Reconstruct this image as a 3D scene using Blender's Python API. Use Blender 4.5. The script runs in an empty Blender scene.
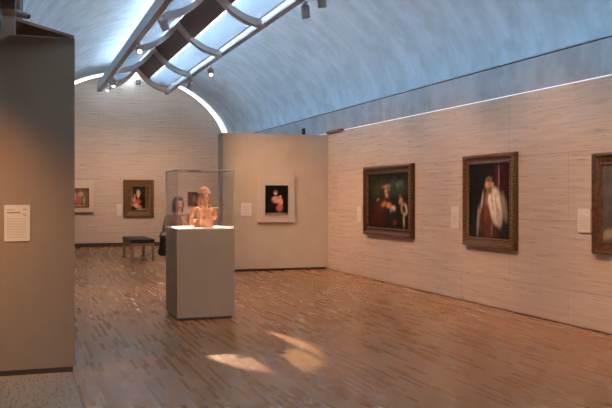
import bpy, bmesh, math, random
from mathutils import Vector, Matrix
random.seed(7)
S = bpy.context.scene
COL = S.collection
PI = math.pi
EYE = 1.6
F = 830.0
TH = math.atan(288/830.0); CT = math.cos(TH); ST = math.sin(TH)

# ------------------------------------------------------------------ helpers
def on_back(px, py, Y):       # photo measurement -> point of a wall facing the camera (constant Y)
    u = px-306; D = Y/(CT-u/F*ST)
    return D*(u/F*CT+ST), EYE-(py-197)*D/F
def on_side(px, py, X):       # photo measurement -> point (Y, z) of the right-hand wall
    u = px-306; D = X/(u/F*CT+ST)
    return D*(CT-u/F*ST), EYE-(py-197)*D/F

def obj(name, bm, mat, parent=None, smooth=False, kind=None):
    me = bpy.data.meshes.new(name)
    bm.normal_update(); bm.to_mesh(me); bm.free()
    if smooth:
        for p in me.polygons: p.use_smooth = True
    if mat: me.materials.append(mat)
    o = bpy.data.objects.new(name, me); COL.objects.link(o)
    if parent: o.parent = parent
    if kind: o['kind'] = kind
    return o
def thing(name, label, cat, loc=(0,0,0), rz=0, group=None):
    o = bpy.data.objects.new(name, None); COL.objects.link(o)
    o.empty_display_size = .1
    o.location = loc; o.rotation_euler = (0,0,rz)
    o['label'] = label; o['category'] = cat
    if group: o['group'] = group
    return o
def tag(o, label, cat, group=None):
    o['label'] = label; o['category'] = cat
    if group: o['group'] = group
    return o
def BM(): return bmesh.new()
def box(bm, x0, x1, y0, y1, z0, z1, bev=0):
    r = bmesh.ops.create_cube(bm, size=1)
    vs = r['verts']
    for v in vs:
        v.co = Vector(((x0+x1)/2+v.co.x*(x1-x0), (y0+y1)/2+v.co.y*(y1-y0), (z0+z1)/2+v.co.z*(z1-z0)))
    if bev:
        es = list({e for v in vs for e in v.link_edges})
        bmesh.ops.bevel(bm, geom=es, offset=bev, segments=2, affect='EDGES', profile=.6)
    return bm
def cyl(bm, p0, p1, r0, r1=None, n=20, caps=True):
    if r1 is None: r1 = r0
    p0 = Vector(p0); p1 = Vector(p1); d = p1-p0
    q = d.to_track_quat('Z', 'Y').to_matrix().to_4x4()
    M = Matrix.Translation((p0+p1)/2) @ q
    bmesh.ops.create_cone(bm, cap_ends=caps, cap_tris=False, segments=n, radius1=r0, radius2=r1, depth=d.length, matrix=M)
    return bm
def ball(bm, c, r, sc=(1,1,1), n=3, rot=None):
    M = Matrix.Translation(Vector(c))
    if rot is not None: M = M @ rot
    M = M @ Matrix.Diagonal((r*sc[0], r*sc[1], r*sc[2], 1))
    bmesh.ops.create_icosphere(bm, subdivisions=n, radius=1, matrix=M)
    return bm
def cap(bm, p0, r0, p1, r1):
    ball(bm, p0, r0, n=2); ball(bm, p1, r1, n=2); cyl(bm, p0, p1, r0, r1, 14)
def chain(bm, pts):
    for a, b in zip(pts, pts[1:]): cap(bm, a[0], a[1], b[0], b[1])
def remesh(o, vox, it=6):
    m = o.modifiers.new('remesh', 'REMESH'); m.mode = 'VOXEL'; m.voxel_size = vox; m.use_smooth_shade = True
    s = o.modifiers.new('smooth', 'SMOOTH'); s.iterations = it; s.factor = .5
    return o
def prism(bm, pts, y0, y1):           # closed x-z outline extruded along Y
    a = [bm.verts.new((x, y0, z)) for x, z in pts]; b = [bm.verts.new((x, y1, z)) for x, z in pts]
    n = len(pts)
    for i in range(n): bm.faces.new((a[i], a[(i+1)%n], b[(i+1)%n], b[i]))
    bm.faces.new(a[::-1]); bm.faces.new(b)
    bmesh.ops.recalc_face_normals(bm, faces=bm.faces)
    return bm

# ------------------------------------------------------------------ materials
def mat(name, col=(.5,.5,.5), rough=.6, metal=0, spec=.4):
    m = bpy.data.materials.new(name); m.use_nodes = True
    b = m.node_tree.nodes['Principled BSDF']
    b.inputs['Base Color'].default_value = (*col, 1); b.inputs['Roughness'].default_value = rough
    b.inputs['Metallic'].default_value = metal; b.inputs['Specular IOR Level'].default_value = spec
    return m
class N:
    def __init__(s, m): s.t = m.node_tree; s.b = s.t.nodes['Principled BSDF']
    def n(s, k, **kw):
        x = s.t.nodes.new(k)
        for a, v in kw.items(): setattr(x, a, v)
        return x
    def l(s, a, b): s.t.links.new(a, b)
    def pos(s): return s.n('ShaderNodeNewGeometry').outputs['Position']
    def mapping(s, src, scale, loc=(0,0,0)):
        m = s.n('ShaderNodeMapping'); s.l(src, m.inputs['Vector'])
        m.inputs['Scale'].default_value = scale; m.inputs['Location'].default_value = loc
        return m.outputs['Vector']
    def noise(s, vec, scale=1, detail=4, rough=.55):
        x = s.n('ShaderNodeTexNoise'); s.l(vec, x.inputs['Vector'])
        x.inputs['Scale'].default_value = scale; x.inputs['Detail'].default_value = detail; x.inputs['Roughness'].default_value = rough
        return x.outputs['Fac']
    def ramp(s, src, stops, interp='LINEAR'):
        r = s.n('ShaderNodeValToRGB'); s.l(src, r.inputs['Fac']); e = r.color_ramp.elements
        r.color_ramp.interpolation = interp
        while len(e) < len(stops): e.new(.5)
        for i, (p, c) in enumerate(stops):
            e[i].position = p; e[i].color = (*c, 1) if len(c) == 3 else c
        return r.outputs['Color']
    def mix(s, fac, a, b, mode='MIX'):
        x = s.n('ShaderNodeMix', data_type='RGBA', blend_type=mode)
        for v, i in ((fac, 0), (a, 6), (b, 7)):
            if isinstance(v, (int, float)): x.inputs[i].default_value = v
            elif isinstance(v, tuple): x.inputs[i].default_value = (*v, 1)
            else: s.l(v, x.inputs[i])
        return x.outputs[2]
    def swz(s, order):
        p = s.n('ShaderNodeSeparateXYZ'); s.l(s.pos(), p.inputs[0]); c = s.n('ShaderNodeCombineXYZ')
        for i, a in enumerate(order):
            if a in 'XYZ': s.l(p.outputs[a], c.inputs[i])
        return c.outputs[0]
    def bump(s, h, strength=.2, dist=.01):
        b = s.n('ShaderNodeBump'); s.l(h, b.inputs['Height']); b.inputs['Strength'].default_value = strength
        b.inputs['Distance'].default_value = dist; s.l(b.outputs[0], s.b.inputs['Normal'])

def travertine(name, order, base=(.60,.50,.42), joints=True, loc=(0,0,0), dark=(.30,.22,.17), pit=(2.4, 46, 1), pt=(.32, .40)):
    m = mat(name, base, .55); k = N(m); v = k.swz(order)
    a = k.noise(k.mapping(v, (.9, 16, 1)), 1.3, 6, .62)
    b = k.noise(k.mapping(v, pit), 1.0, 4, .6)
    c = k.noise(k.mapping(v, (.5, .8, 1)), 1.2, 2)
    lo = tuple(x*.84 for x in base); hi = tuple(min(1, x*1.13) for x in base)
    col = k.ramp(a, [(.3, lo), (.7, hi)])
    pits = k.ramp(b, [(pt[0], (1,1,1)), (pt[1], (0,0,0))])
    veins = k.ramp(k.noise(k.mapping(v, (.9, 20, 1)), 1.0, 6, .75), [(.38, (.8,.8,.8)), (.45, (0,0,0))])
    col = k.mix(veins, col, tuple(x*.72 for x in base))
    col = k.mix(pits, col, dark)
    col = k.mix(k.ramp(c, [(.35, (0,0,0)), (.65, (.35,.35,.35))]), col, (base[0]*.92, base[1]*.86, base[2]*.84))
    if joints:
        br = k.n('ShaderNodeTexBrick', offset=.5, squash=1.0)
        k.l(k.mapping(v, (1,1,1), loc), br.inputs['Vector'])
        br.inputs['Scale'].default_value = 1; br.inputs['Brick Width'].default_value = 2.65; br.inputs['Row Height'].default_value = .86
        br.inputs['Mortar Size'].default_value = .006; br.inputs['Mortar Smooth'].default_value = .3; br.inputs['Bias'].default_value = 0
        br.inputs['Color1'].default_value = (1,1,1,1); br.inputs['Color2'].default_value = (.94,.93,.925,1); br.inputs['Mortar'].default_value = (.74,.70,.68,1)
        col = k.mix(1.0, col, br.outputs['Color'], 'MULTIPLY')
    k.l(col, k.b.inputs['Base Color']); k.bump(b, .12, .004)
    return m
M_trav_side = travertine('travertine_side', 'YZ0', (.56,.455,.365), loc=(.55,.42,0))
M_trav_back = travertine('travertine_back', 'XZ0', (.56,.46,.375), loc=(.23,.42,0))
M_trav_floor = travertine('travertine_floor', 'YX0', (.34,.265,.195), joints=False, dark=(.10,.07,.05), pit=(9, 48, 1), pt=(.36, .46))

def concrete(name, base, f=.0):
    m = mat(name, base, .75, spec=.3); k = N(m); p = k.pos()
    bands = k.noise(k.mapping(p, (.12, 2.6, .12)), 1.3, 5, .6)      # casting bands that run round the vault
    blot = k.noise(k.mapping(p, (1,1,1)), 2.2, 6, .62)
    fine = k.noise(p, 9, 4, .6)
    c = k.ramp(bands, [(.3, tuple(x*.86 for x in base)), (.5, base), (.72, tuple(min(1, x*1.18) for x in base))])
    c = k.mix(k.ramp(blot, [(.38, (.8,.8,.8)), (.56, (0,0,0))]), c, tuple(x*.72 for x in base))
    c = k.mix(k.ramp(fine, [(.4, (.3,.3,.3)), (.6, (0,0,0))]), c, tuple(x*.85 for x in base))
    k.l(c, k.b.inputs['Base Color']); k.bump(blot, .15, .02)
    return m
M_vault = concrete('vault_concrete', (.47,.56,.62))
M_beam = concrete('beam_concrete', (.37,.39,.42))

def wood_floor():
    m = mat('oak_floor', (.3,.18,.1), .36, spec=.2); k = N(m); v = k.swz('YX0')
    sp = k.n('ShaderNodeSeparateXYZ'); k.l(v, sp.inputs[0])
    def mth(op, a, b=None):
        x = k.n('ShaderNodeMath', operation=op)
        for i_, q in enumerate((a, b)):
            if q is None: continue
            if isinstance(q, (int, float)): x.inputs[i_].default_value = q
            else: k.l(q, x.inputs[i_])
        return x.outputs[0]
    row = mth('FLOOR', mth('DIVIDE', sp.outputs['Y'], .038))
    wr = k.n('ShaderNodeTexWhiteNoise', noise_dimensions='1D'); k.l(row, wr.inputs['W'])
    run = mth('FLOOR', mth('ADD', mth('DIVIDE', sp.outputs['X'], .48), mth('MULTIPLY', wr.outputs['Value'], 7)))
    cb = k.n('ShaderNodeCombineXYZ'); k.l(mth('MULTIPLY', row, .7317), cb.inputs[0]); k.l(mth('MULTIPLY', run, 1.3719), cb.inputs[1])
    wn = k.n('ShaderNodeTexWhiteNoise', noise_dimensions='2D'); k.l(cb.outputs[0], wn.inputs['Vector'])
    plank = wn.outputs['Value']
    soft = k.noise(k.mapping(v, (1.3, 19, 1)), 1, 3, .6)
    g = k.noise(k.mapping(v, (2.5, 90, 1)), 1, 4, .6)
    col = k.ramp(plank, [(.0, (.248,.126,.055)), (.5, (.272,.141,.062)), (1, (.303,.161,.073))])
    col = k.mix(1.0, col, k.ramp(soft, [(.3, (.84,.83,.82)), (.7, (1.08,1.08,1.09))]), 'MULTIPLY')
    col = k.mix(k.ramp(g, [(.35, (.15,.15,.15)), (.6, (0,0,0))]), col, (.15,.09,.06))
    k.l(col, k.b.inputs['Base Color'])
    k.l(k.ramp(plank, [(.0, (.27,)*3), (1, (.285,)*3)]), k.b.inputs['Roughness'])
    return m
M_floor = wood_floor()

def painted(name, col, rough=.7, amt=.04):
    m = mat(name, col, rough, spec=.25); k = N(m)
    n = k.noise(k.pos(), 3, 5, .6)
    k.l(k.ramp(n, [(.3, tuple(x*(1-amt) for x in col)), (.7, tuple(x*(1+amt) for x in col))]), k.b.inputs['Base Color'])
    k.bump(k.noise(k.pos(), 160, 2), .05, .002)
    return m
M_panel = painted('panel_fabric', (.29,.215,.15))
M_ped = painted('pedestal_paint', (.35,.275,.195), .6)
M_deck = painted('case_deck', (.78,.74,.68), .5)
M_dark = painted('dark_trim', (.055,.042,.033), .5)
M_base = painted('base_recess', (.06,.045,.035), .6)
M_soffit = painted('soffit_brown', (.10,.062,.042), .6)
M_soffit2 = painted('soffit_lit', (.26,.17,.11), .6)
M_metal = painted('brushed_metal', (.40,.42,.45), .45); M_metal.node_tree.nodes['Principled BSDF'].inputs['Metallic'].default_value = .25
M_rib = painted('rib_metal', (.52,.47,.43), .5)
M_solid = painted('reflector_solid', (.15,.13,.12), .5)
M_can = painted('lamp_housing', (.40,.36,.36), .45)
M_black = painted('black_metal', (.02,.02,.022), .4)
M_mount = painted('mount_board', (.50,.425,.35), .8)
M_mountback = painted('linen_board', (.60,.50,.40), .8)
M_label = painted('label_card', (.66,.60,.53), .7)
M_ink = painted('label_ink', (.30,.24,.20), .8)
M_ink2 = painted('label_ink_pale', (.42,.35,.30), .8)
M_leather = painted('black_leather', (.016,.013,.012), .42, .2)
M_oak = painted('bench_oak', (.30,.16,.07), .5, .12)
M_skin = painted('skin', (.62,.37,.26), .5)
M_hair = painted('ash_brown_hair', (.13,.095,.065), .55, .25)
M_top = painted('grey_top', (.23,.16,.125), .85, .08)
M_trousers = painted('black_trousers', (.018,.017,.018), .8)
M_lips = painted('lips', (.42,.14,.11), .5)
M_eye = painted('eye', (.05,.035,.03), .3)

def gilt(name, c1, c2, scale=40):
    m = mat(name, c1, .42, .35, .5); k = N(m)
    n = k.noise(k.pos(), scale, 4, .65)
    k.l(k.ramp(n, [(.35, c2), (.6, c1), (.8, tuple(min(1, x*1.6) for x in c1))]), k.b.inputs['Base Color'])
    k.bump(n, .6, .012)
    return m
M_gilt_dark = gilt('dark_gilt', (.115,.05,.016), (.016,.007,.003))
M_gilt_mid = gilt('worn_gilt', (.17,.078,.022), (.026,.011,.004))
M_gilt_bead = gilt('bead_gilt', (.26,.125,.038), (.05,.022,.008))
M_gilt_wood = gilt('gilt_wood', (.14,.058,.016), (.045,.018,.006), 18)
M_gilt_old = gilt('olive_gilt', (.19,.09,.026), (.055,.025,.008), 30)

def terracotta():
    m = mat('terracotta', (.6,.3,.18), .75, spec=.2); k = N(m); p = k.pos()
    n = k.noise(p, 14, 6, .65)
    k.l(k.ramp(n, [(.3, (.32,.12,.06)), (.5, (.56,.27,.15)), (.72, (.74,.45,.29))]), k.b.inputs['Base Color'])
    k.bump(k.noise(p, 60, 4), .35, .006)
    return m
M_terra = terracotta()
M_terra_mid = painted('terracotta_mid', (.33,.12,.06), .8, .15)  # darker, redder terracotta for the side hair
M_terra_dark = mat('terracotta_dark', (.33,.15,.085), .8)

def emit(name, col, s):
    m = bpy.data.materials.new(name); m.use_nodes = True; t = m.node_tree
    t.nodes.clear(); e = t.nodes.new('ShaderNodeEmission'); o = t.nodes.new('ShaderNodeOutputMaterial')
    e.inputs[0].default_value = (*col,1); e.inputs[1].default_value = s; t.links.new(e.outputs[0], o.inputs[0])
    return m
M_sky = emit('daylight_glazing', (.72,.87,1.0), 3.5)
M_sky2 = emit('daylight_slit', (.80,.88,1.0), 1.3)
M_bulb = emit('lit_lamp', (1.0,.86,.75), 5)

def perforated(name='perforated_aluminium', tc=(.42,.45,.48)):
    m = bpy.data.materials.new(name); m.use_nodes = True; t = m.node_tree; t.nodes.clear()
    d = t.nodes.new('ShaderNodeBsdfDiffuse'); d.inputs[0].default_value = (.62,.66,.70,1)
    tr = t.nodes.new('ShaderNodeBsdfTranslucent'); tr.inputs[0].default_value = (*tc,1)
    g = t.nodes.new('ShaderNodeNewGeometry'); mp = t.nodes.new('ShaderNodeMapping'); mp.inputs['Scale'].default_value = (3,1,1)
    n = t.nodes.new('ShaderNodeTexNoise'); n.inputs['Scale'].default_value = 2.0
    t.links.new(g.outputs['Position'], mp.inputs['Vector']); t.links.new(mp.outputs[0], n.inputs['Vector'])
    mr = t.nodes.new('ShaderNodeMapRange'); mr.inputs['To Min'].default_value = .5; mr.inputs['To Max'].default_value = .85
    t.links.new(n.outputs['Fac'], mr.inputs['Value'])
    mx = t.nodes.new('ShaderNodeMixShader'); t.links.new(mr.outputs[0], mx.inputs[0])
    t.links.new(d.outputs[0], mx.inputs[1]); t.links.new(tr.outputs[0], mx.inputs[2])
    tp = t.nodes.new('ShaderNodeBsdfTransparent'); mx2 = t.nodes.new('ShaderNodeMixShader'); mx2.inputs[0].default_value = .05
    t.links.new(mx.outputs[0], mx2.inputs[1]); t.links.new(tp.outputs[0], mx2.inputs[2])
    o = t.nodes.new('ShaderNodeOutputMaterial'); t.links.new(mx2.outputs[0], o.inputs[0])
    return m
M_perf = perforated()
M_perf2 = perforated('dimmed_perforated_aluminium', (.22,.24,.26))  # same panels; the left wing's dimmer light is put into the colour

def glass(name, tint, refl):
    m = bpy.data.materials.new(name); m.use_nodes = True; t = m.node_tree; t.nodes.clear()
    tp = t.nodes.new('ShaderNodeBsdfTransparent'); tp.inputs[0].default_value = (*tint,1)
    gl = t.nodes.new('ShaderNodeBsdfGlossy'); gl.inputs['Roughness'].default_value = .02
    lw = t.nodes.new('ShaderNodeLayerWeight'); lw.inputs[0].default_value = .5
    pw5 = t.nodes.new('ShaderNodeMath'); pw5.operation = 'POWER'; pw5.inputs[1].default_value = 5; t.links.new(lw.outputs['Facing'], pw5.inputs[0])
    ma = t.nodes.new('ShaderNodeMath'); ma.operation = 'MULTIPLY_ADD'; ma.inputs[1].default_value = .6; ma.inputs[2].default_value = refl; t.links.new(pw5.outputs[0], ma.inputs[0])
    mx = t.nodes.new('ShaderNodeMixShader'); o = t.nodes.new('ShaderNodeOutputMaterial')
    t.links.new(ma.outputs[0], mx.inputs[0]); t.links.new(tp.outputs[0], mx.inputs[1]); t.links.new(gl.outputs[0], mx.inputs[2])
    t.links.new(mx.outputs[0], o.inputs[0])
    return m
M_glass = glass('case_glass', (1,1,1), .018)
M_glass_edge = glass('case_glass_edge', (.88,.88,.86), .05)
_t = M_glass_edge.node_tree; _o = [n for n in _t.nodes if n.type == 'OUTPUT_MATERIAL'][0]; _src = _o.inputs[0].links[0].from_socket
_d = _t.nodes.new('ShaderNodeBsdfDiffuse'); _d.inputs[0].default_value = (.75,.75,.7,1); _x = _t.nodes.new('ShaderNodeMixShader'); _x.inputs[0].default_value = .3
_t.links.new(_src, _x.inputs[1]); _t.links.new(_d.outputs[0], _x.inputs[2]); _t.links.new(_x.outputs[0], _o.inputs[0])

# ------------------------------------------------------------------ the setting
XW = 6.5; YB = 27.3; YF = -4.0; XC = 3.40; A = 3.35; ZS = 3.50; HV = 2.15
XL = XC-A; XR = XC+A
YP = 7.87                      # plane of the near display panel
XT = .475                      # edge of the travertine floor

o = obj('floor', box(BM(), XT, XR+.2, YF, YB+.3, -.1, 0), M_floor, kind='structure')
o = obj('floor_travertine', box(BM(), -3.6, XT-.012, YF, YB+.3, -.1, .002), M_trav_floor, kind='structure'); o.name = 'trim_1'
o = obj('trim_2', box(BM(), XT-.012, XT, YF, YB+.3, -.1, -.004), M_dark, kind='structure')   # shadow joint
obj('wall_right', box(BM(), XW, XW+.25, YF, YB, 0, 3.012), M_trav_side, kind='structure')
obj('trim_3', box(BM(), XW, XW+.006, YF, 17.0, 0, .012), M_dark, kind='structure')
# glazed slit between wall and edge beam
obj('window_1', box(BM(), XW+.03, XW+.25, YF, YB, 3.012, 3.030), M_sky2, kind='structure')
obj('trim_4', box(BM(), XW, XR+.3, YF, YB, 3.030, 3.455), M_beam, kind='structure')          # edge beam
obj('trim_5', box(BM(), XW+.015, XR+.3, YF, YB, 3.455, 3.478), M_black, kind='structure')        # shadow gap
obj('trim_6', box(BM(), XW, XR+.3, YF, YB, 3.478, 3.50), M_vault, kind='structure')

def cycloid(t, a=A, h=HV, xc=XC, zs=ZS):      # t 0..2pi
    return xc-a+a/PI*(t-math.sin(t)), zs+h/2*(1-math.cos(t))
def find_t(x):
    lo, hi = 0, 2*PI
    for _ in range(50):
        m = (lo+hi)/2
        if cycloid(m)[0] < x: lo = m
        else: hi = m
    return lo
SL = .36                                      # half width of the skylight slit
def vault_half(t0, t1):
    bm = BM(); n = 40; ys = [YF+(YB+.3-YF)*i/40 for i in range(41)]
    rows = []
    for thick in (0, .12):
        g = []
        for y in ys:
            r = []
            for i in range(n+1):
                t = t0+(t1-t0)*i/n; x, z = cycloid(t)
                r.append(bm.verts.new((x+(x-XC)*thick/A, y, z+thick)))
            g.append(r)
        rows.append(g)
    for g, fl in ((rows[0], 0), (rows[1], 1)):
        for j in range(40):
            for i in range(n):
                q = (g[j][i], g[j][i+1], g[j+1][i+1], g[j+1][i])
                bm.faces.new(q if fl else q[::-1])
    for i in (0, n):
        for j in range(40):
            bm.faces.new((rows[0][j][i], rows[0][j+1][i], rows[1][j+1][i], rows[1][j][i]))
    bmesh.ops.recalc_face_normals(bm, faces=bm.faces)
    return bm
tl = find_t(XC-SL)
obj('ceiling', vault_half(.0, tl), M_vault, smooth=True, kind='structure')
obj('ceiling_right', vault_half(2*PI-tl, 2*PI), M_vault, smooth=True, kind='structure').name = 'ceiling.001'
# skylight box over the slit
bm = BM()
box(bm, XC-SL-.02, XC-SL, YF, YB+.3, 5.60, 6.1); box(bm, XC+SL, XC+SL+.02, YF, YB+.3, 5.60, 6.1); box(bm, XC-SL-.02, XC+SL+.02, YF, YB+.3, 6.1, 6.15)
obj('trim_7', bm, M_vault, kind='structure')

# back wall with its curved head and the glazed lunette strip
def arc(inset_side, inset_top, n=60):
    pts = []
    for i in range(n+1):
        t = 2*PI*i/n
        x, z = cycloid(t, A-inset_side, HV-inset_top)
        pts.append((x, z))
    return pts
inner = arc(.20, .085)
bm = prism(BM(), [(XL-.3, 0)]+[(XL-.3, 3.45)]+inner+[(XR+.3, 3.45), (XR+.3, 0)], YB, YB+.25)
obj('wall_back', bm, M_trav_back, kind='structure')
bm = BM(); outer = arc(-.02, -.02)
a = [bm.verts.new((x, YB+.1, z)) for x, z in inner]; b = [bm.verts.new((x, YB+.1, z)) for x, z in outer]
for i in range(60): bm.faces.new((a[i], a[i+1], b[i+1], b[i]))
obj('window_2', bm, M_sky, kind='structure')
obj('baseboard_back', box(BM(), XL, XW, YB-.02, YB, 0, .125), M_dark, kind='structure')
# parts of the room out of the picture, where they stand
obj('wall_left', box(BM(), -.22, XL-.02, 9.2, YB, 0, 3.012), M_trav_side, kind='structure')
obj('trim_8', box(BM(), -.25, XL-.01, 8.2, YB, 3.04, 3.50), M_beam, kind='structure')
obj('wall_front', box(BM(), -3.6, XR+.3, YF-.2, YF, 0, 6.2), M_trav_back, kind='structure')
obj('wall_aisle', box(BM(), -3.8, -3.6, YF-.2, 9.2, 0, 3.3), M_trav_side, kind='structure').name = 'wall_far_left'
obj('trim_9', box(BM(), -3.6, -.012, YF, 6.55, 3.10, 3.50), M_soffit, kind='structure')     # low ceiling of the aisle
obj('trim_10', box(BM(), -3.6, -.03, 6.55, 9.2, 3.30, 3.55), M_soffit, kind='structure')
obj('trim_11', box(BM(), -.012, .012, YF, 7.0, 3.10, 3.50), M_metal, kind='structure')
obj('wall_aisle_back', box(BM(), -3.6, -.22, 9.2, 9.3, 0, 3.5), M_panel, kind='structure').name = 'wall_rear_left'

# ------------------------------------------------------------------ partitions
pt = thing('display_panel', 'near taupe display panel at left edge of view, standing on the travertine floor', 'panel', (-.9, YP, 0))
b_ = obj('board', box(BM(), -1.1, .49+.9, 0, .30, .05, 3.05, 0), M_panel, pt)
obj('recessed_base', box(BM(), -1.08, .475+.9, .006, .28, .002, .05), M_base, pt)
# wedge-shaped dark cap in front of the panel top
bm = BM()
tri = [(-.02, 7.22), (.485, 7.86), (-.02, 7.86)]
lo = [bm.verts.new((x, y, 3.05)) for x, y in tri]; hi = [bm.verts.new((x, y, 3.075)) for x, y in tri]
bm.faces.new(lo[::-1]); bm.faces.new(hi)
for i in range(3): bm.faces.new((lo[i], lo[(i+1)%3], hi[(i+1)%3], hi[i]))
bmesh.ops.recalc_face_normals(bm, faces=bm.faces)
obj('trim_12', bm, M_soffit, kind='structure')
obj('trim_13', box(BM(), -.13, -.02, 7.0, 7.25, 3.09, 3.2, .005), M_panel, kind='structure')
obj('trim_14', box(BM(), -.30, -.135, 6.9, 7.8, 3.06, 3.3), M_black, kind='structure')
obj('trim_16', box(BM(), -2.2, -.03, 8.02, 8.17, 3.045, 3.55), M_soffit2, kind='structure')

p2 = thing('partition_wall', 'freestanding beige partition wall behind the display case, meeting the travertine wall', 'partition', (5.35, 17.25, 0))
xl, _ = on_back(222.7, 132, 17.25)
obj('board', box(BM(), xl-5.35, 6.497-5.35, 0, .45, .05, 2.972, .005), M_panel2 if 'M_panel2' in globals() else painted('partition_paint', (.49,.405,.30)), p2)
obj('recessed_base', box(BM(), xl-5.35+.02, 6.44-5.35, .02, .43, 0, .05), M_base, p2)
# dark cap closing the slit beside the partition
obj('trim_15', box(BM(), XW-.05, XW+.03, 16.32, 17.23, 2.995, 3.05), M_soffit, kind='structure')
x, z = on_back(303.5, 131, 17.40)
s = thing('sensor', 'small black upright sensor on top of the beige partition wall', 'sensor', (x, 17.40, 2.972))
obj('body', box(BM(), -.035, .035, -.03, .03, .012, .15, .006), M_black, s)
obj('foot', box(BM(), -.05, .05, -.04, .04, 0, .012), M_black, s)

# ------------------------------------------------------------------ skylight reflector
HX = 1.035; ZR = 4.93
def wing(dx): return ZR+.60*(1-min(1, abs(dx)/HX))**2.14
ref = thing('skylight_reflector', 'long gull-winged metal reflector with ribs and rails hanging under the vault crest', 'light reflector', (XC, 0, 0))
Y0, Y1 = -3.0, 26.2
def wing_strip(d0, d1, y0, y1, up, th, n=10):
    bm = BM(); rows = []
    for y in (y0, y1):
        r = []
        for i in range(n+1):
            d = d0+(d1-d0)*i/n; r.append(bm.verts.new((d, y, wing(d)+up)))
        for i in range(n, -1, -1):
            d = d0+(d1-d0)*i/n; r.append(bm.verts.new((d, y, wing(d)+up+th)))
        rows.append(r)
    m = len(rows[0])
    for i in range(m): bm.faces.new((rows[0][i], rows[0][(i+1)%m], rows[1][(i+1)%m], rows[1][i]))
    bm.faces.new(rows[0][::-1]); bm.faces.new(rows[1])
    bmesh.ops.recalc_face_normals(bm, faces=bm.faces)
    return bm
ribs = [25.48-3.45*i for i in range(9)]
edges = ribs+[Y0]
for i in range(len(ribs)):
    y1 = edges[i]-.0; y0 = edges[i+1]
    if y1-y0 < .2: continue
    for sgn in (-1, 1):
        sh = wing_strip(sgn*.005, sgn*.36, y0, y1, .015, .008, 8)
        obj('solid_panel', sh, M_solid, ref)
        sh = wing_strip(sgn*.363, sgn*.885, y0, y1, .015, .004, 10)
        bmesh.ops.recalc_face_normals(sh, faces=sh.faces)
        obj('edge_strip', wing_strip(sgn*.886, sgn*.902, y0, y1, .0, .03, 2), M_metal, ref)
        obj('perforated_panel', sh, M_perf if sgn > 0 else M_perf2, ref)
for y in ribs:
    obj('rib', wing_strip(-1.0, 1.0, y-.10, y+.10, -.12, .132, 32), M_rib, ref)
for sgn in (-1, 1):
    obj('rail', box(BM(), sgn*HX-.065, sgn*HX+.065, Y0, Y1, ZR-.07, ZR+(.17 if sgn < 0 else .05), .006), M_metal, ref)
    obj('end_cap', box(BM(), sgn*HX-.07, sgn*HX+.07, Y1, Y1+.05, ZR-.085, ZR+.045, .006), M_black, ref)
for y in ribs:
    for sgn in (-1, 1):
        obj('hanger', cyl(BM(), (sgn*.34, y, wing(.34)-.02), (sgn*.34, y, 5.64), .012, n=8), M_metal, ref)

# ------------------------------------------------------------------ spotlights
def spotlight(x, y, aim, label, lit=False, drop=.16, L=.22, R=.072):
    z = ZR-.07
    t = thing('spotlight', label, 'spotlight', (x, y, z), 0, None)
    side = 1 if x > XC else -1
    c = Vector((0, 0, -drop)); d = (Vector(aim)-Vector((x, y, z-drop))).normalized()
    obj('adapter', box(BM(), -.022, .022, -.06, .06, -.035, 0, .003), M_can, t)
    q = d.to_track_quat('Z', 'Y').to_matrix()
    ax = q @ Vector((1,0,0))
    bm = BM(); cyl(bm, (0,0,-.035), (0,0,-drop+R+.018), .009, n=10)
    for sg in (-1, 1):
        cyl(bm, c+ax*sg*(R+.012)+Vector((0,0,R+.02)), c+ax*sg*(R+.012), .007, n=8)
    cyl(bm, c+ax*(R+.012)+Vector((0,0,R+.02)), c-ax*(R+.012)+Vector((0,0,R+.02)), .007, n=8)
    obj('yoke', bm, M_can, t)
    bm = BM()
    # open can: outer shell, inner shell, rounded back
    prof = [(.0, -L*.5), (R*.6, -L*.5), (R*.92, -L*.42), (R, -L*.3), (R, L*.5), (R*.88, L*.5), (R*.86, L*.34), (0, L*.33)]
    n = 24; rings = []
    for r, h in prof:
        rings.append([bm.verts.new(c+q @ Vector((max(r, 1e-4)*math.cos(2*PI*i/n), max(r, 1e-4)*math.sin(2*PI*i/n), h))) for i in range(n)])
    for a, b in zip(rings, rings[1:]):
        for i in range(n): bm.faces.new((a[i], a[(i+1)%n], b[(i+1)%n], b[i]))
    bmesh.ops.remove_doubles(bm, verts=bm.verts, dist=2e-4)
    bmesh.ops.recalc_face_normals(bm, faces=bm.faces)
    obj('housing', bm, M_can, t)
    bm = BM(); cyl(bm, c+d*L*.36, c+d*L*.40, R*.62, n=24)
    obj('lamp', bm, M_bulb if lit else M_black, t)
    return Vector((x, y, z-drop))+d*(L*.5+.02)
XRL, XRR = XC-HX, XC+HX
aim_sc = (2.33, 11.1, 1.5)
def beam(pos, aim, power, ang, blend, col=(1.0,.66,.40), r=.03):
    l = bpy.data.lights.new('beam', 'SPOT'); l.energy = power; l.spot_size = math.radians(ang); l.spot_blend = blend
    l.color = col; l.shadow_soft_size = r
    o = bpy.data.objects.new('beam', l); COL.objects.link(o); o.location = pos
    o.rotation_euler = (Vector(aim)-Vector(pos)).to_track_quat('-Z', 'Y').to_euler()
    return o
W = .8
# left rail
p = spotlight(XRL+.06, 17.75, aim_sc, 'lit spotlight on the left rail, nearest of the three glowing ones, aimed at the sculpture', True)
beam(p, (2.40, 11.1, 1.26), 16000, 7.3, .25, (1.0,.74,.52), .012)
p = spotlight(XRL+.10, 23.1, (1.9, 21, 0), 'lit spotlight near the far end of the left rail, upper of the two close together', True)
p = spotlight(XRL+.04, 24.1, (1.8, 22, 0), 'lit spotlight at the very far end of the left rail', True)
p = spotlight(XRL+.22-.12, 14.9, (4.6, 17, 1.5), 'unlit grey spotlight on the near stretch of left rail, between two ribs')
beam(p, (5.3, 17.1, 1.5), 260, 34, 1, r=.05)
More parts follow.
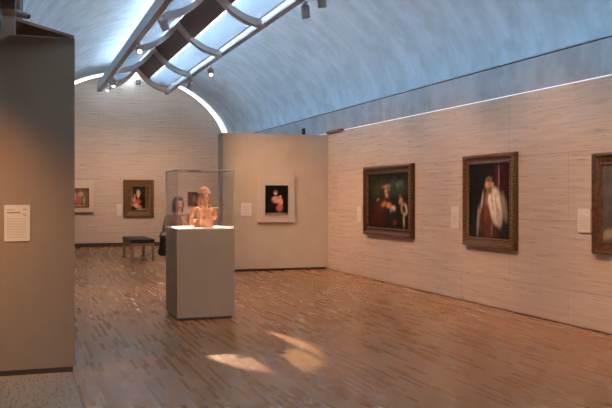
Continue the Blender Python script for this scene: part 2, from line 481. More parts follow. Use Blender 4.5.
# right rail
p = spotlight(XRR+.10, 20.3, (4.1, 16.6, .6), 'lit spotlight below the right rail, showing its bright lamp face', True)
p = spotlight(XRR+.10, 22.8, (3.3, 27.3, 1.9), 'small grey spotlight pointing down from the far end of the right rail')
p = spotlight(XRR+.10, 13.1, (4.9, 13.0, 0), 'grey cylinder spotlight under the right rail, left one of the near pair')
p = spotlight(XRR+.10, 12.3, (5.0, 12.8, 0), 'brownish cylinder spotlight at the top edge of view, right one of the near pair')
# the exit-side fixture at the far peak
s = thing('camera', 'tiny black camera box on the far lunette wall below the reflector peak', 'camera', (3.68, YB, 5.32))
obj('body', box(BM(), -.07, .07, -.24, -.06, -.07, .06, .01), M_black, s)
obj('bracket', box(BM(), -.02, .02, -.06, 0, -.02, .02), M_black, s)

# ------------------------------------------------------------------ canvases (blurred generic paintings)
def canvas_mat():
    m = mat('oil_canvas', (1,1,1), .6, spec=.02); k = N(m)
    a = k.n('ShaderNodeVertexColor', layer_name='paint')
    n = k.noise(k.pos(), 9, 4, .6)
    c = k.mix(1.0, a.outputs['Color'], k.ramp(n, [(.3, (.55,.55,.55)), (.7, (1.0,1.0,1.0))]), 'MULTIPLY')
    k.l(c, k.b.inputs['Base Color'])
    return m
M_canvas = canvas_mat()
def canvas_paint(u, v, bg, blobs):
    c = list(bg(v, u)) if callable(bg) else list(bg)
    for (cx, cy, rx, ry, ang, col, soft) in blobs:
        dx, dy = u-cx, v-cy; ca, sa = math.cos(ang), math.sin(ang)
        x, y = (dx*ca+dy*sa)/rx, (-dx*sa+dy*ca)/ry
        d = math.sqrt(x*x+y*y)
        w = min(1, max(0, (1+soft-d)/(2*soft)))
        w = w*w*(3-2*w)
        c = [c[i]*(1-w)+col[i]*w for i in range(3)]
    return c
def canvas(name, parent, w, h, bg, blobs, n=70, y=0):
    """upright canvas in the x-z plane of its parent, facing local -Y, front at y"""
    bm = BM(); m = int(n*h/w); lay = bm.loops.layers.color.new('paint')
    g = [[bm.verts.new((-w/2+w*i/n, y, -h/2+h*j/m)) for i in range(n+1)] for j in range(m+1)]
    for j in range(m):
        for i in range(n):
            f = bm.faces.new((g[j][i], g[j][i+1], g[j+1][i+1], g[j+1][i]))
            for lp in f.loops:
                co = lp.vert.co; c = canvas_paint(co.x/w+.5, co.z/h+.5, bg, blobs)
                lp[lay] = (*[max(0, min(1, q))**(1/2.2) for q in c], 1)
    bb = box(bm, -w/2, w/2, y+.0015, y+.02, -h/2, h/2)
    for f in bm.faces:
        if len(f.loops) and all(tuple(l[lay])[:3] == (0,0,0) or tuple(l[lay])[:3] == (1,1,1) for l in f.loops):
            for l in f.loops: l[lay] = (.25,.2,.15,1)
    return obj(name, bm, M_canvas, parent)
def frame_mesh(w, h, fw, prof):
    """moulding: prof = [(t, depth)], t 0..1 from outer edge to sight edge, depth = how far it stands off the wall"""
    bm = BM(); rings = []
    for t, dpt in [(0, 0)]+prof+[(1, 0)]:
        x = w/2-fw*t; z = h/2-fw*t
        rings.append([bm.verts.new((sx*x, -dpt, sz*z)) for sx, sz in ((-1,-1),(1,-1),(1,1),(-1,1))])
    for a, b in zip(rings, rings[1:]):
        for i in range(4): bm.faces.new((a[i], a[(i+1)%4], b[(i+1)%4], b[i]))
    a, b = rings[-1], rings[0]
    for i in range(4): bm.faces.new((a[i], a[(i+1)%4], b[(i+1)%4], b[i]))
    bmesh.ops.recalc_face_normals(bm, faces=bm.faces)
    return bm
def beads(w, h, inset, r, depth, step):
    bm = BM()
    for sx in (-1, 1):
        k = int((h-2*inset)/step)
        for i in range(k+1): ball(bm, (sx*(w/2-inset), -depth, -h/2+inset+(h-2*inset)*i/k), r, (1,.7,1), 1)
    for sz in (-1, 1):
        k = int((w-2*inset)/step)
        for i in range(k+1): ball(bm, (-w/2+inset+(w-2*inset)*i/k, -depth, sz*(h/2-inset)), r, (1,.7,1), 1)
    return bm
PROF = [(0,.05),(.08,.075),(.25,.085),(.42,.06),(.6,.045),(.8,.05),(.92,.035),(1,.03)]

# painting 1, right wall (rotation: local -Y faces world -X, local +X = world... )
def side_thing(name, label, cat, px0, px1, pyt, pyb, pxm=None):
    XS = XW-(.07 if cat == 'painting' else .02)
    ya, _ = on_side(px0, 197, XS); yb, _ = on_side(px1, 197, XW)
    pxm = (px0+px1)/2
    _, zt = on_side(pxm, pyt, XS); _, zb = on_side(pxm, pyb, XS)
    t = thing(name, label, cat, (XW, (ya+yb)/2, (zt+zb)/2), -PI/2)
    return t, abs(ya-yb), zt-zb
# with rz=-90deg local -Y -> world -X ; local +X -> world -Y (towards the camera = right in the photo)
t, w, h = side_thing('framed_painting', 'square-ish framed dark painting with several small figures on the travertine wall', 'painting', 363.7, 415, 165, 236.8)
fw = .15
se = obj('sight_edge', frame_mesh(w-2*fw+.03, h-2*fw+.03, .02, [(0,.05),(.5,.062),(1,.05)]), M_gilt_bead, t)
obj('frame', frame_mesh(w, h, fw, [(0,.06),(.1,.09),(.3,.10),(.5,.06),(.7,.05),(.85,.065),(1,.03)]), M_gilt_dark, t)
obj('beading', beads(w, h, .03, .021, .088, .05), M_gilt_bead, t)
D1 = (.022,.020,.013)
canvas('canvas', t, w-2*fw+.01, h-2*fw+.01, lambda v, u: (.012+.008*v, .012+.012*v, .008+.006*v), [
    (.30,.72,.20,.13,.3,(.05,.05,.018),.7), (.72,.74,.20,.12,-.2,(.05,.06,.042),.6), (.76,.80,.09,.05,.4,(.13,.12,.10),.6), (.62,.70,.06,.10,0,(.02,.075,.04),.6),
    (.26,.22,.20,.26,-.2,(.06,.012,.010),.5), (.36,.42,.10,.14,-.5,(.10,.022,.012),.5), (.47,.60,.09,.09,0,(.07,.03,.02),.4),
    (.45,.68,.035,.045,0,(.60,.33,.20),.35), (.50,.71,.055,.035,-.3,(.35,.12,.06),.4), (.46,.765,.10,.028,.1,(.42,.20,.12),.5), (.47,.60,.04,.04,0,(.55,.26,.15),.4),
    (.40,.44,.07,.04,.5,(.55,.17,.06),.4), (.52,.42,.065,.05,-.3,(.70,.27,.11),.4), (.62,.36,.06,.055,.4,(.75,.55,.42),.35), (.58,.30,.03,.05,.4,(.55,.40,.30),.4),
    (.25,.52,.04,.02,.7,(.30,.20,.12),.5), (.62,.20,.10,.14,0,(.015,.018,.012),.4), (.66,.12,.05,.04,0,(.22,.02,.03),.5),
    (.80,.50,.045,.06,-.2,(.50,.26,.14),.4), (.78,.58,.03,.035,0,(.22,.11,.05),.4), (.88,.36,.07,.11,.2,(.55,.42,.32),.3), (.87,.36,.04,.075,.2,(.07,.03,.02),.3),
    (.87,.16,.02,.12,.05,(.50,.36,.26),.4)], y=-.03)
# painting 2
t, w, h = side_thing('framed_painting', 'tall gilt framed portrait of a robed standing figure in a white cape', 'painting', 462.8, 518.4, 153.6, 248.2)
fw = .135
obj('sight_edge', frame_mesh(w-2*fw+.03, h-2*fw+.03, .02, [(0,.05),(.5,.062),(1,.05)]), M_gilt_bead, t)
obj('frame', frame_mesh(w, h, fw, [(0,.05),(.12,.085),(.35,.09),(.55,.055),(.8,.05),(.93,.06),(1,.03)]), M_gilt_mid, t)
obj('beading', beads(w, h, .025, .02, .08, .042), M_gilt_bead, t)
canvas('canvas', t, w-2*fw+.01, h-2*fw+.01, lambda v, u: (.016+(.012 if u > .72 else 0), .012, .012), [
    (.15,.6,.3,.5,0,(.010,.010,.010),.5), (.82,.78,.10,.20,0,(.05,.012,.012),.5), (.72,.80,.012,.20,0,(.32,.20,.16),.5), (.66,.78,.03,.18,0,(.12,.012,.014),.5),
    (.50,.28,.20,.34,0,(.10,.026,.018),.35), (.42,.45,.07,.22,-.10,(.16,.05,.022),.35), (.30,.40,.025,.22,-.22,(.55,.44,.32),.4), (.22,.22,.03,.20,-.1,(.28,.24,.17),.5),
    (.30,.24,.05,.18,-.1,(.09,.03,.02),.4), (.25,.36,.045,.03,.3,(.50,.20,.07),.4),
    (.60,.53,.15,.14,.25,(.78,.68,.52),.3), (.66,.39,.14,.20,.28,(.82,.73,.58),.3), (.72,.28,.06,.14,.25,(.45,.40,.30),.4), (.84,.42,.06,.18,.25,(.28,.22,.15),.5),
    (.56,.52,.010,.18,.2,(.30,.22,.14),.5), (.67,.42,.010,.20,.25,(.36,.30,.22),.5), (.44,.55,.03,.10,-.3,(.30,.15,.05),.4),
    (.48,.71,.085,.065,0,(.55,.24,.14),.35), (.50,.635,.06,.045,0,(.20,.14,.09),.4), (.44,.72,.035,.04,0,(.66,.32,.18),.4), (.49,.785,.08,.035,.1,(.22,.13,.05),.4), (.58,.71,.02,.035,0,(.60,.34,.22),.4),
    (.88,.10,.14,.10,0,(.012,.010,.009),.5), (.55,.14,.03,.10,0,(.22,.08,.06),.5)], y=-.03)
# painting 3, cut by the right edge
ya, _ = on_side(596.3, 197, XW); _, zt = on_side(597, 153.5, XW); _, zb = on_side(597, 254, XW)
w = .98; h = zt-zb
t = thing('framed_painting', 'plain wooden framed grey-green painting cut off by the right edge of view', 'painting', (XW, ya-w/2, (zt+zb)/2), -PI/2)
fw = .16
obj('frame', frame_mesh(w, h, fw, [(0,.05),(.08,.08),(.2,.085),(.34,.05),(.7,.04),(.85,.05),(1,.03)]), M_gilt_wood, t)
canvas('canvas', t, w-2*fw+.01, h-2*fw+.01, lambda v, u: (.10+.05*v, .085+.05*v, .06+.05*v), [
    (.12,.10,.25,.06,.2,(.38,.30,.16),.5), (.5,.35,.25,.3,0,(.10,.06,.045),.5), (.5,.62,.10,.10,0,(.40,.25,.17),.4)], y=-.03)

# wall labels
def text_rows(bm, w, h, rows, y, top=.30, left=.12, hh=.012):
    for i in range(rows):
        z = h/2-h*(top+(.9-top)*i/rows); ln = w*(.62+.16*random.random())
        if i == 0: ln = w*.55
        box(bm, -w/2+w*left, -w/2+w*left+ln, y-.0008, y, z-hh/2, z+hh/2)
def label(t, w, h, rows=8, logo=False, hh=None):
    obj('plate', box(BM(), -w/2, w/2, -.024, 0, -h/2, h/2, .002), M_label, t)
    bm = BM(); text_rows(bm, w, h, rows, -.024, hh=hh or h*.018)
    obj('text', bm, M_ink2, t)
    if logo:
        bm = BM(); box(bm, w*.20, w*.33, -.0252, -.0242, h*.36, h*.385); obj('heading', bm, M_ink, t)
def side_label(lbl, a, b, c, d):
    t, w, h = side_thing('wall_label', lbl, 'label', a, b, c, d); label(t, w, h); return t
side_label('small pale label left of the many-figured painting, almost touching its frame', 357.4, 362.4, 206.5, 221.5)
side_label('pale rectangular label between the square painting and the robed portrait', 451.3, 460.2, 206.5, 228.4)
t, w, h = side_thing('wall_label', 'largest pale label on the travertine wall, left of the cut-off wooden frame', 'label', 577.8, 591.6, 208.8, 232.6); label(t, w, h, 9, True)

def back_thing(name, label_, cat, px0, px1, pyt, pyb, Y):
    xa, _ = on_back(px0, 197, Y); xb, _ = on_back(px1, 197, Y); m = (px0+px1)/2
    _, zt = on_back(m, pyt, Y); _, zb = on_back(m, pyb, Y)
    return thing(name, label_, cat, ((xa+xb)/2, Y, (zt+zb)/2)), xb-xa, zt-zb
YQ = 17.25
t, w, h = back_thing('wall_label', 'small square label left of the mounted panel on the beige partition wall', 'label', 241, 251.2, 202.9, 216, YQ); label(t, w, h, 6)
t, w, h = back_thing('mounted_painting', 'small dark painting of a figure holding a child, on a beige mount board', 'painting', 257.4, 293.7, 176, 222.3, YQ)
obj('mount_board', box(BM(), -w/2, w/2, -.055, 0, -h/2, h/2, .003), M_mount, t)
xa, zt_ = on_back(265.3, 185.3, YQ-.06); xb, zb_ = on_back(287.8, 215, YQ-.06)
cv = canvas('canvas', t, xb-xa, zt_-zb_, (.008,.008,.009), [
    (.44,.74,.075,.065,0,(.85,.52,.34),.35), (.45,.80,.09,.04,0,(.25,.12,.05),.5), (.44,.52,.17,.11,.3,(.60,.30,.20),.4), (.38,.52,.10,.09,0,(.75,.42,.28),.4),
    (.66,.62,.055,.045,0,(.85,.50,.34),.35), (.66,.42,.10,.15,-.2,(.80,.38,.25),.35), (.58,.48,.12,.035,.6,(.80,.48,.34),.4), (.62,.24,.14,.12,0,(.52,.16,.11),.5),
    (.50,.02,.6,.05,0,(.45,.33,.25),.8), (.25,.3,.12,.2,0,(.010,.013,.018),.5)], y=-.075)
cv.location = ((xa+xb)/2-t.location.x, 0, (zt_+zb_)/2-t.location.z)
# back wall
t, w, h = back_thing('framed_painting', 'wide gold framed devotional painting on the far wall above the bench', 'painting', 123.3, 153.6, 179.6, 217.3, YB)
fw = .235
obj('frame', frame_mesh(w, h, fw, [(0,.07),(.1,.1),(.25,.1),(.4,.07),(.8,.06),(.92,.08),(1,.05)]), M_gilt_old, t)
canvas('canvas', t, w-2*fw+.01, h-2*fw+.01, (.025,.018,.012), [
    (.06,.5,.06,.5,0,(.30,.17,.07),.5), (.95,.5,.05,.5,0,(.25,.14,.05),.5), (.48,.68,.12,.16,0,(.70,.42,.28),.4), (.47,.80,.10,.06,0,(.65,.50,.34),.4),
    (.72,.36,.20,.34,.15,(.008,.008,.008),.3), (.42,.34,.20,.12,.2,(.62,.10,.07),.4), (.22,.45,.10,.12,0,(.66,.34,.22),.4), (.25,.62,.05,.06,0,(.60,.32,.20),.4),
    (.34,.20,.20,.09,-.2,(.75,.42,.28),.4), (.55,.12,.13,.09,0,(.66,.20,.14),.5), (.15,.10,.12,.06,0,(.02,.02,.02),.5), (.7,.03,.35,.05,0,(.30,.22,.15),.5)], y=-.05)
xa, _ = on_back(60, 197, YB); xb, zt_ = on_back(93.2, 180, YB); _, zb_ = on_back(84, 212, YB)
w = xb-xa; h = zt_-zb_
t = thing('mounted_painting', 'small bright painting on a pale board half hidden by the near display panel', 'painting', ((xa+xb)/2, YB, (zt_+zb_)/2))
obj('mount_board', box(BM(), -w/2, w/2, -.04, 0, -h/2, h/2, .003), M_mountback, t)
obj('ledge', box(BM(), -w/2, w/2, -.10, 0, -h/2-.045, -h/2, .003), M_gilt_old, t)
xa2, za = on_back(66, 189, YB); xb2, zb2 = on_back(88, 206.5, YB)
cw = xb2-xa2; ch = za-zb2
cv = canvas('canvas', t, cw, ch, (.22,.14,.08), [
    (.20,.72,.10,.10,0,(.06,.05,.04),.4), (.60,.62,.10,.25,0,(.62,.38,.25),.4), (.55,.85,.06,.07,0,(.10,.06,.05),.4), (.58,.3,.12,.24,0,(.58,.12,.08),.4), (.72,.7,.08,.14,0,(.66,.42,.32),.4),
    (.86,.45,.12,.36,0,(.24,.17,.10),.4), (.82,.35,.04,.22,0,(.55,.45,.30),.4), (.34,.35,.10,.25,0,(.24,.09,.06),.4), (.42,.5,.05,.3,0,(.60,.40,.26),.4), (.5,.04,.5,.05,0,(.45,.33,.22),.5)], y=-.07)
cv.location = ((xa2+xb2)/2-t.location.x, 0, (za+zb2)/2-t.location.z)
fr = obj('frame', frame_mesh(cw+.06, ch+.06, .04, [(0,.08),(.5,.09),(1,.075)]), M_gilt_old, t); fr.location = cv.location
t, w, h = back_thing('wall_label', 'tiny label on the far wall left of the gold framed painting', 'label', 116.5, 121.6, 204.5, 215.6, YB); label(t, w, h, 5)
t, w, h = back_thing('framed_painting', 'small black framed painting on the far wall seen through the glass case', 'painting', 187.6, 201.5, 192, 206.2, YB)
obj('frame', frame_mesh(w, h, .05, [(0,.03),(.3,.05),(1,.04)]), M_black, t)
canvas('canvas', t, w-.09, h-.09, (.02,.018,.018), [(.42,.5,.12,.25,0,(.28,.16,.12),.5), (.6,.4,.12,.2,0,(.22,.14,.11),.5), (.5,.75,.08,.08,0,(.35,.2,.15),.5)], y=-.04)

# near panel label
xa, zt_ = on_back(4.2, 205.0, YP); xb, zb_ = on_back(30.0, 241.0, YP)
t = thing('wall_label', 'large text label on the near taupe display panel at the left edge', 'label', ((xa+xb)/2, YP, (zt_+zb_)/2))
w = xb-xa; h = zt_-zb_
obj('plate', box(BM(), -w/2, w/2, -.010, 0, -h/2, h/2, .001), M_label, t)
bm = BM()
box(bm, -w*.40, w*.13, -.0108, -.010, h*.27, h*.31); box(bm, -w*.40, -w*.1, -.0108, -.010, h*.36, h*.375); box(bm, w*.24, w*.38, -.0108, -.010, h*.24, h*.26); box(bm, w*.24, w*.36, -.0108, -.010, h*.20, h*.22)
obj('title', bm, M_ink, t)
bm = BM()
for i in range(13):
    z = h*(.13-.044*i); box(bm, -w*.40, w*(.36 if i % 5 else .30), -.0106, -.010, z-.0016, z+.0016)
obj('text', bm, M_ink2, t)
obj('logo', box(BM(), w*.24, w*.38, -.011, -.010, h*.36, h*.39), M_ink, t)

# ------------------------------------------------------------------ bench
b = thing('bench', 'low oak bench with black leather cushion by the far wall', 'bench', (2.92, 21.6, 0), .0)
hw, hl = .285, .86
for sx in (-1, 1):
    for sy in (-1, 1):
        obj('leg', box(BM(), sx*hw-.03-sx*.03, sx*hw+.03-sx*.03, sy*hl-.03-sy*.03, sy*hl+.03-sy*.03, 0, .39, .003), M_oak, b)
bm = BM(); box(bm, -hw, hw, -hl, -hl+.035, .385, .455, .003); box(bm, -hw, hw, hl-.035, hl, .385, .455, .003)
box(bm, -hw, -hw+.035, -hl+.035, hl-.035, .385, .455, .003); box(bm, hw-.035, hw, -hl+.035, hl-.035, .385, .455, .003)
box(bm, -hw+.035, hw-.035, -hl+.035, hl-.035, .43, .455)
obj('apron', bm, M_oak, b)
bm = BM(); box(bm, -hw-.01, hw+.01, -hl-.01, hl+.01, .455, .55, .022)
obj('cushion', bm, M_leather, b, smooth=False)
obj('welt', box(BM(), -hw-.014, hw+.014, -hl-.014, hl+.014, .492, .500, .003), M_leather, b)

# ------------------------------------------------------------------ pedestal, case
PX0, PX1, PY0, PY1, PZ = 1.938, 2.700, 10.65, 11.52, 1.192
pc = ((PX0+PX1)/2, (PY0+PY1)/2); pw = (PX1-PX0)/2; pl = (PY1-PY0)/2
p = thing('pedestal', 'grey-brown box pedestal carrying the glass case and terracotta figure', 'pedestal', (pc[0], pc[1], 0))
obj('body', box(BM(), -pw, pw, -pl, pl, .035, PZ-.012, .002), M_ped, p)
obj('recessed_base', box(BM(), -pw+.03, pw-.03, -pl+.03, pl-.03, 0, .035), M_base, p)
obj('deck', box(BM(), -pw+.003, pw-.003, -pl+.003, pl-.003, PZ-.012, PZ, .001), M_deck, p)
g = thing('glass_case', 'clear glass box cover standing on the pedestal around the terracotta figure', 'display case', (pc[0], pc[1], PZ))
GH = 1.955-PZ; gw = pw-.004; gl = pl-.004; T = .008
for nm, q in (('pane', (-gw, gw, -gl, -gl+T, 0, GH-T)), ('pane', (-gw, gw, gl-T, gl, 0, GH-T)),
              ('pane', (-gw, -gw+T, -gl+T, gl-T, 0, GH-T)), ('pane', (gw-T, gw, -gl+T, gl-T, 0, GH-T)), ('top_pane', (-gw, gw, -gl, gl, GH-T, GH))):
    obj(nm, box(BM(), *q), M_glass, g)
bm = BM(); e = .006
for sx in (-1, 1):
    for sy in (-1, 1):
        box(bm, sx*(gw+.001)-e, sx*(gw+.001)+e, sy*(gl+.001)-e, sy*(gl+.001)+e, 0, GH)
for sy in (-1, 1): box(bm, -gw, gw, sy*(gl+.001)-.004, sy*(gl+.001)+.004, GH-.010, GH+.001)
for sx in (-1, 1): box(bm, sx*(gw+.001)-.004, sx*(gw+.001)+.004, -gl, gl, GH-.010, GH+.001)
obj('seams', bm, M_glass_edge, g)

# ------------------------------------------------------------------ terracotta figure, seen from behind, facing the far wall
f = thing('sculpture', 'orange terracotta seated figure with banded cap inside the glass case', 'sculpture', (2.375, 11.06, PZ+.007), .10); f.scale = (1.12,1.05,1)
# local: figure faces +Y ; camera sees its back
bm = BM()
ball(bm, (0,.02,.05), 1, (.125,.13,.055), 3)                       # seat
cyl(bm, (0,0,.0), (0,0,.10), .115, .10, 28)
cyl(bm, (0,0,.06), (0,.0,.20), .070, .082, 28); cyl(bm, (0,0,.18), (0,0,.265), .082, .06, 28)
ball(bm, (0,0,.235), 1, (.125,.07,.04), 3)                         # shoulders
for sx in (-1, 1):
    chain(bm, [((sx*.120,0,.232), .034), ((sx*.150,.01,.14), .026), ((sx*.125,.10,.085), .023), ((sx*.075,.13,.075), .018)])   # arms to the knees
    chain(bm, [((sx*.06,.02,.05), .05), ((sx*.105,.13,.05), .042), ((sx*.045,.17,.03), .032)])                                    # folded legs
    chain(bm, [((sx*.050,-.060,.20), .018), ((sx*.060,-.075,.10), .020), ((sx*.065,-.085,.02), .026)])                              # robe folds down the back
    ball(bm, (sx*.055,-.055,.215), 1, (.045,.03,.035), 2)
    for k in range(4):
        cap(bm, (sx*(.062+.010*k), .135, .078), .008, (sx*(.060+.010*k), .168, .066), .006)
    cap(bm, (sx*.10,.12,.085), .009, (sx*.108,.145,.08), .007)
cyl(bm, (0,0,.25), (0,0,.31), .038, .036, 20)                     # neck
ball(bm, (0,.004,.385), 1, (.062,.066,.088), 3)                    # head
cap(bm, (0,.068,.395), .009, (0,.076,.372), .012)                  # nose
o = obj('body', bm, M_terra, f, smooth=True); remesh(o, .0055, 4)
bm = BM()
pts = []
for sx in (-1, 1):
    chain(bm, [((sx*.055,-.01,.43), .015), ((sx*.072,-.005,.36), .019), ((sx*.078,-.02,.30), .019), ((sx*.050,-.045,.262), .013)])
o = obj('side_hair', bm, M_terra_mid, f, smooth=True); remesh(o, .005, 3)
bm = BM()
chain(bm, [((0,-.055,.44), .032), ((0,-.075,.385), .036), ((0,-.080,.32), .022), ((0,-.070,.255), .008)])
o = obj('back_hair', bm, M_terra, f, smooth=True); remesh(o, .005, 3)
bm = BM(); cyl(bm, (0,-.01,.450), (0,-.01,.482), .080, .078, 32); o = obj('cap_band', bm, M_terra, f)
m = o.modifiers.new('bevel', 'BEVEL'); m.width = .006; m.segments = 3
obj('band_cord', cyl(BM(), (0,-.01,.443), (0,-.01,.451), .082, .082, 32), M_terra_dark, f)
bm = BM(); ball(bm, (0,-.01,.478), 1, (.064,.068,.066), 3); bmesh.ops.bisect_plane(bm, geom=bm.verts[:]+bm.edges[:]+bm.faces[:], plane_co=(0,0,.470), plane_no=(0,0,1), clear_inner=True)
obj('cap', bm, M_terra, f, smooth=True)
for sx in (-1, 1):
    bm = BM(); ball(bm, (sx*.168,-.012,.252), .017, (1,1,.9), 2); cyl(bm, (sx*.12,-.005,.250), (sx*.165,-.011,.252), .011, .012, 12)
    obj('shoulder_knob', bm, M_terra_dark, f, smooth=True)
bm = BM()
obj('mouth', ball(BM(), (0,.066,.352), 1, (.015,.008,.004), 2), M_terra_dark, f)
for sx in (-1, 1): obj('eye', ball(BM(), (sx*.024,.064,.40), 1, (.011,.008,.004), 2), M_terra_dark, f)
bm = BM()
for i in range(16):
    a = 2*PI*i/16; ball(bm, (.050*math.cos(a), .050*math.sin(a), .272), .011, n=1)
obj('necklace', bm, M_terra, f, smooth=True)

# ------------------------------------------------------------------ visitor
ps = thing('person', 'visitor with pulled-back hair, grey-brown top and black bag behind the glass case', 'person', (2.37, 12.93, 0), math.radians(8))
# local: faces -Y ; local -X is the side on the photo's left
bm = BM()
def limb(*a): chain(bm, list(a))
# trunk and head as one surface
ball(bm, (0,0,.90), 1, (.155,.105,.10)); ball(bm, (0,0,1.03), 1, (.125,.085,.12)); ball(bm, (0,-.01,1.18), 1, (.145,.095,.13)); ball(bm, (0,0,1.29), 1, (.15,.07,.05))
limb(((0,.01,1.28),.055), ((0,-.005,1.40),.048))
ball(bm, (0,-.005,1.495), 1, (.072,.088,.10)); ball(bm, (0,-.035,1.445), 1, (.052,.055,.065))
cap(bm, (0,-.090,1.488), .009, (0,-.108,1.462), .012)
for sx in (-1, 1):
    ball(bm, (sx*.074,.005,1.475), 1, (.010,.018,.030), 2)
    ball(bm, (sx*.028,-.072,1.462), 1, (.024,.018,.022), 2)
    limb(((sx*.08,0,.88),.085), ((sx*.085,-.01,.48),.055)); limb(((sx*.085,-.01,.48),.055), ((sx*.088,.01,.30),.050), ((sx*.09,.02,.09),.036)); limb(((sx*.09,.02,.05),.036), ((sx*.10,-.12,.03),.028))
def hand(w, fwd, side, up):
    w = Vector(w); fwd = Vector(fwd).normalized(); side = Vector(side).normalized(); up = Vector(up).normalized()
    for k in range(4):
        s = (k-1.5)*.019
        cap(bm, w+fwd*.005+side*s*.6, .013, w+fwd*.075+side*s, .0105)
        L = (.072,.080,.074,.058)[k]
        a = w+fwd*.075+side*s; b2 = a+fwd*L*.45-up*.006; c2 = b2+fwd*L*.28-up*.020; d2 = c2+fwd*L*.15-up*.022
        chain(bm, [(a,.0088), (b2,.0082), (c2,.0078), (d2,.0070)])
    chain(bm, [(w+fwd*.02-side*.022,.012), (w+fwd*.05-side*.045-up*.01,.0105), (w+fwd*.078-side*.052-up*.022,.0088)])
# right arm hangs down (photo left), a little away from the body
limb(((-.165,0,1.285),.046), ((-.215,.03,1.02),.037)); limb(((-.215,.03,1.02),.037), ((-.225,-.03,.82),.026)); hand((-.225,-.035,.80), (0,-.12,-1), (0,1,-.1), (1,0,0))
# left arm bent up in front of the chest
limb(((.165,0,1.285),.046), ((.205,-.03,1.04),.037)); limb(((.205,-.03,1.04),.037), ((.09,-.22,1.13),.026)); hand((.085,-.225,1.135), (-.75,-.25,.45), (.3,.1,.9), (0,1,0))
o = obj('body', bm, M_skin, ps, smooth=True); remesh(o, .0075, 5)
# clothing
bm = BM()
ball(bm, (0,0,.90), 1, (.175,.125,.12)); ball(bm, (0,0,1.03), 1, (.145,.105,.14)); ball(bm, (0,-.01,1.17), 1, (.162,.115,.14)); ball(bm, (0,0,1.285), 1, (.165,.085,.055))
for sx in (-1, 1): ball(bm, (sx*.065,-.085,1.17), 1, (.065,.05,.065), 2)
chain(bm, [((-.155,0,1.285),.060), ((-.200,.02,1.10),.056)]); chain(bm, [((.155,0,1.285),.060), ((.195,-.02,1.10),.056)])
o = obj('top', bm, M_top, ps, smooth=True); remesh(o, .010, 4)
bm = BM(); ball(bm, (0,0,.87), 1, (.17,.12,.11))
for sx in (-1, 1): chain(bm, [((sx*.08,0,.86),.100), ((sx*.085,-.01,.48),.072), ((sx*.09,.015,.10),.058)])
o = obj('trousers', bm, M_trousers, ps, smooth=True); remesh(o, .012, 4)
for sx in (-1, 1):
    bm = BM(); chain(bm, [((sx*.09,.035,.045),.045), ((sx*.097,-.06,.04),.040), ((sx*.103,-.15,.032),.032)])
    bmesh.ops.bisect_plane(bm, geom=bm.verts[:]+bm.edges[:]+bm.faces[:], plane_co=(0,0,.0), plane_no=(0,0,1), clear_inner=True)
    obj('shoe', bm, M_black, ps, smooth=True)
bm = BM()
ball(bm, (0,.022,1.515), 1, (.086,.092,.098)); ball(bm, (0,.085,1.47), 1, (.05,.04,.055)); ball(bm, (0,-.035,1.568), 1, (.070,.058,.036))
for sx in (-1, 1):
    ball(bm, (sx*.066,.010,1.49), 1, (.026,.062,.072)); ball(bm, (sx*.062,.030,1.41), 1, (.028,.045,.060))
ball(bm, (0,.062,1.40), 1, (.065,.036,.07))
o = obj('hair', bm, M_hair, ps, smooth=True); remesh(o, .007, 4)
for sx in (-1, 1): obj('eye', ball(BM(), (sx*.030,-.086,1.497), 1, (.013,.008,.006), 2), M_eye, ps)
obj('lips', ball(BM(), (0,-.091,1.432), 1, (.022,.010,.007), 2), M_lips, ps)
# bag on the shoulder, photo left
bg = thing('shoulder_bag', 'black shoulder bag hanging at the visitor\'s side left of the pedestal', 'bag', (2.125, 12.73, .695), math.radians(90)); bg.scale = (1,1,1.2)
bm = BM(); chain(bm, [((0,-.055,.055),.050), ((0,.055,.05),.052)]); chain(bm, [((0,-.05,.05),.052), ((0,-.035,.22),.036)]); chain(bm, [((0,.05,.05),.052), ((0,.035,.22),.036)]); box(bm, -.045, .045, -.06, .06, .04, .24, .02)
o = obj('body', bm, M_leather, bg, smooth=True); remesh(o, .009, 5)
bm = BM(); box(bm, -.056, .056, -.075, .075, .16, .265, .03); obj('flap', bm, M_leather, bg, smooth=True)
bm = BM(); pts = [((-.01,-.08,.25),.009), ((.0,-.06,.30),.009), ((.0,.0,.335),.009), ((.0,.05,.30),.009), ((-.01,.08,.25),.009)]
chain(bm, pts); obj('strap', bm, M_black, bg, smooth=True)

# little security camera under the vault edge, upper left
s = thing('ceiling_camera', 'small dark camera on a thin pole by the vault edge, upper left corner', 'camera', (.03, 7.05, 3.055))
obj('pole', cyl(BM(), (-.012,0,.0), (-.012,0,.5), .009, n=10), M_metal, s)
bm = BM(); cyl(bm, (-.03,0,.02), (.05,-.02,-.005), .030, .024, 16); obj('body', bm, M_can, s, smooth=False)
bm = BM(); cyl(bm, (.05,-.02,-.005), (.062,-.023,-.009), .019, .017, 16); obj('lens', bm, M_black, s)

# ------------------------------------------------------------------ light
def area(loc, rot, sx, sy, power, col, spread=180):
    l = bpy.data.lights.new('daylight', 'AREA'); l.shape = 'RECTANGLE'; l.size = sx; l.size_y = sy; l.energy = power; l.color = col
    l.spread = math.radians(spread)
    o = bpy.data.objects.new('daylight', l); COL.objects.link(o); o.location = loc; o.rotation_euler = rot
    return o
SKY = (.71,.85,1.0)
YM = (YF+YB)/2
area((XC, 10.6, 6.05), (0,0,0), .66, 28, 330, SKY)                            # sky over the slit, shining down on the reflector
# added lamps standing in for the daylight each wing throws on to the vault
area((XC-.55, 10.6, 5.32), (0, math.radians(180+48), 0), .22, 28, 20000, SKY)
area((XC+.55, 10.6, 5.32), (0, math.radians(180-48), 0), .22, 28, 12500, SKY)
WARM = (1.0,.54,.28)
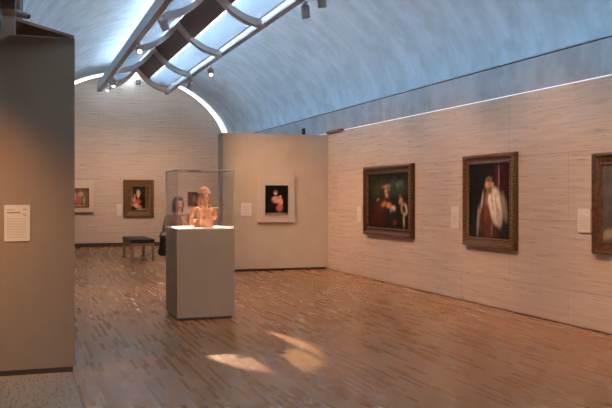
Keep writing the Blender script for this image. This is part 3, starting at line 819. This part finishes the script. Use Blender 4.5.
# track lamps washing the right wall
for y in (3.6, 6.2, 8.8, 11.4, 14.0, 16.2):
    beam((XRL+.35, y-.4, 4.72), (6.5, y+.5, 1.15), 570, 54, 1, WARM, .10)
for y in (6.5, 10.5, 14.5, 18.5):  # added warm fill over the floor, right rail side
    beam((XRR, y, 4.8), (4.6, y+.4, 0), 380, 80, 1, WARM, .12)
for y in (12.5, 15.0, 19.5):  # more added floor fill, below the left rail
    beam((XRL, y, 4.8), (2.0, y+.4, 0), 260, 80, 1, WARM, .12)
beam((-1.2, 6.8, 3.0), (-.2, 6.6, 0), 120, 100, 1, (1,.75,.5), .1)  # added lamp to warm the aisle floor
beam((XRR-.2, 9.5, 4.8), (2.4, 12.9, 1.4), 520, 14, 1, WARM, .05)  # added spot to brighten the visitor
beam((4.43, 7.2, 4.72), (2.35, 11.06, 1.47), 750, 11, .6, (1,.70,.45), .03)
beam((1.2, 4.0, 4.5), (2.3, 10.7, .5), 620, 26, 1, (1,.62,.36), .05)
# partition, back wall, floor
beam((XRR-.6, 12.9, 4.7), (5.35, 17.1, 1.1), 330, 44, 1, WARM, .06)
for x in (1.6, 3.4, 5.2):
    beam((x, 22.4, 4.75), (x, 27.3, 1.2), 330, 62, 1, WARM, .1); beam((x, 20.4, 4.0), (x, 27.3, 3.6), 170, 60, 1, (1,.72,.5), .1)  # second lamp of each pair is added to lift the upper wall
beam((XRL, 9.0, 4.7), (2.6, 11.0, 1.0), 60, 40, 1, WARM, .06)
beam((-1.5, 6.3, 2.7), (-.62, 7.87, 1.45), 260, 62, .9, (1.0,.50,.20), .05)
w = bpy.data.worlds.new('world'); S.world = w; w.use_nodes = True
w.node_tree.nodes['Background'].inputs[0].default_value = (.75,.85,1,1); w.node_tree.nodes['Background'].inputs[1].default_value = .05

# ------------------------------------------------------------------ camera
cd = bpy.data.cameras.new('camera_view'); cam = bpy.data.objects.new('camera_view', cd); COL.objects.link(cam)
cam.location = (0, 0, EYE); cam.rotation_euler = (PI/2, 0, -TH)
cd.sensor_fit = 'HORIZONTAL'; cd.sensor_width = 36; cd.lens = F*36/612; cd.shift_y = -7/612; cd.clip_start = .05; cd.clip_end = 200
S.camera = cam
S.view_settings.view_transform = 'Standard'; S.view_settings.look = 'None'; S.view_settings.gamma = 1; S.view_settings.use_curve_mapping = False
S.view_settings.exposure = 0

for o in list(S.objects):
    if o.parent is None and 'label' in o:
        k = o.name.split('.')[0]
        g = {'spotlight': 'spotlights on the reflector rails', 'wall_label': 'wall labels beside the artworks', 'framed_painting': 'framed paintings on the travertine walls',
             'mounted_painting': 'paintings on pale mount boards'}.get(k)
        if g: o['group'] = g
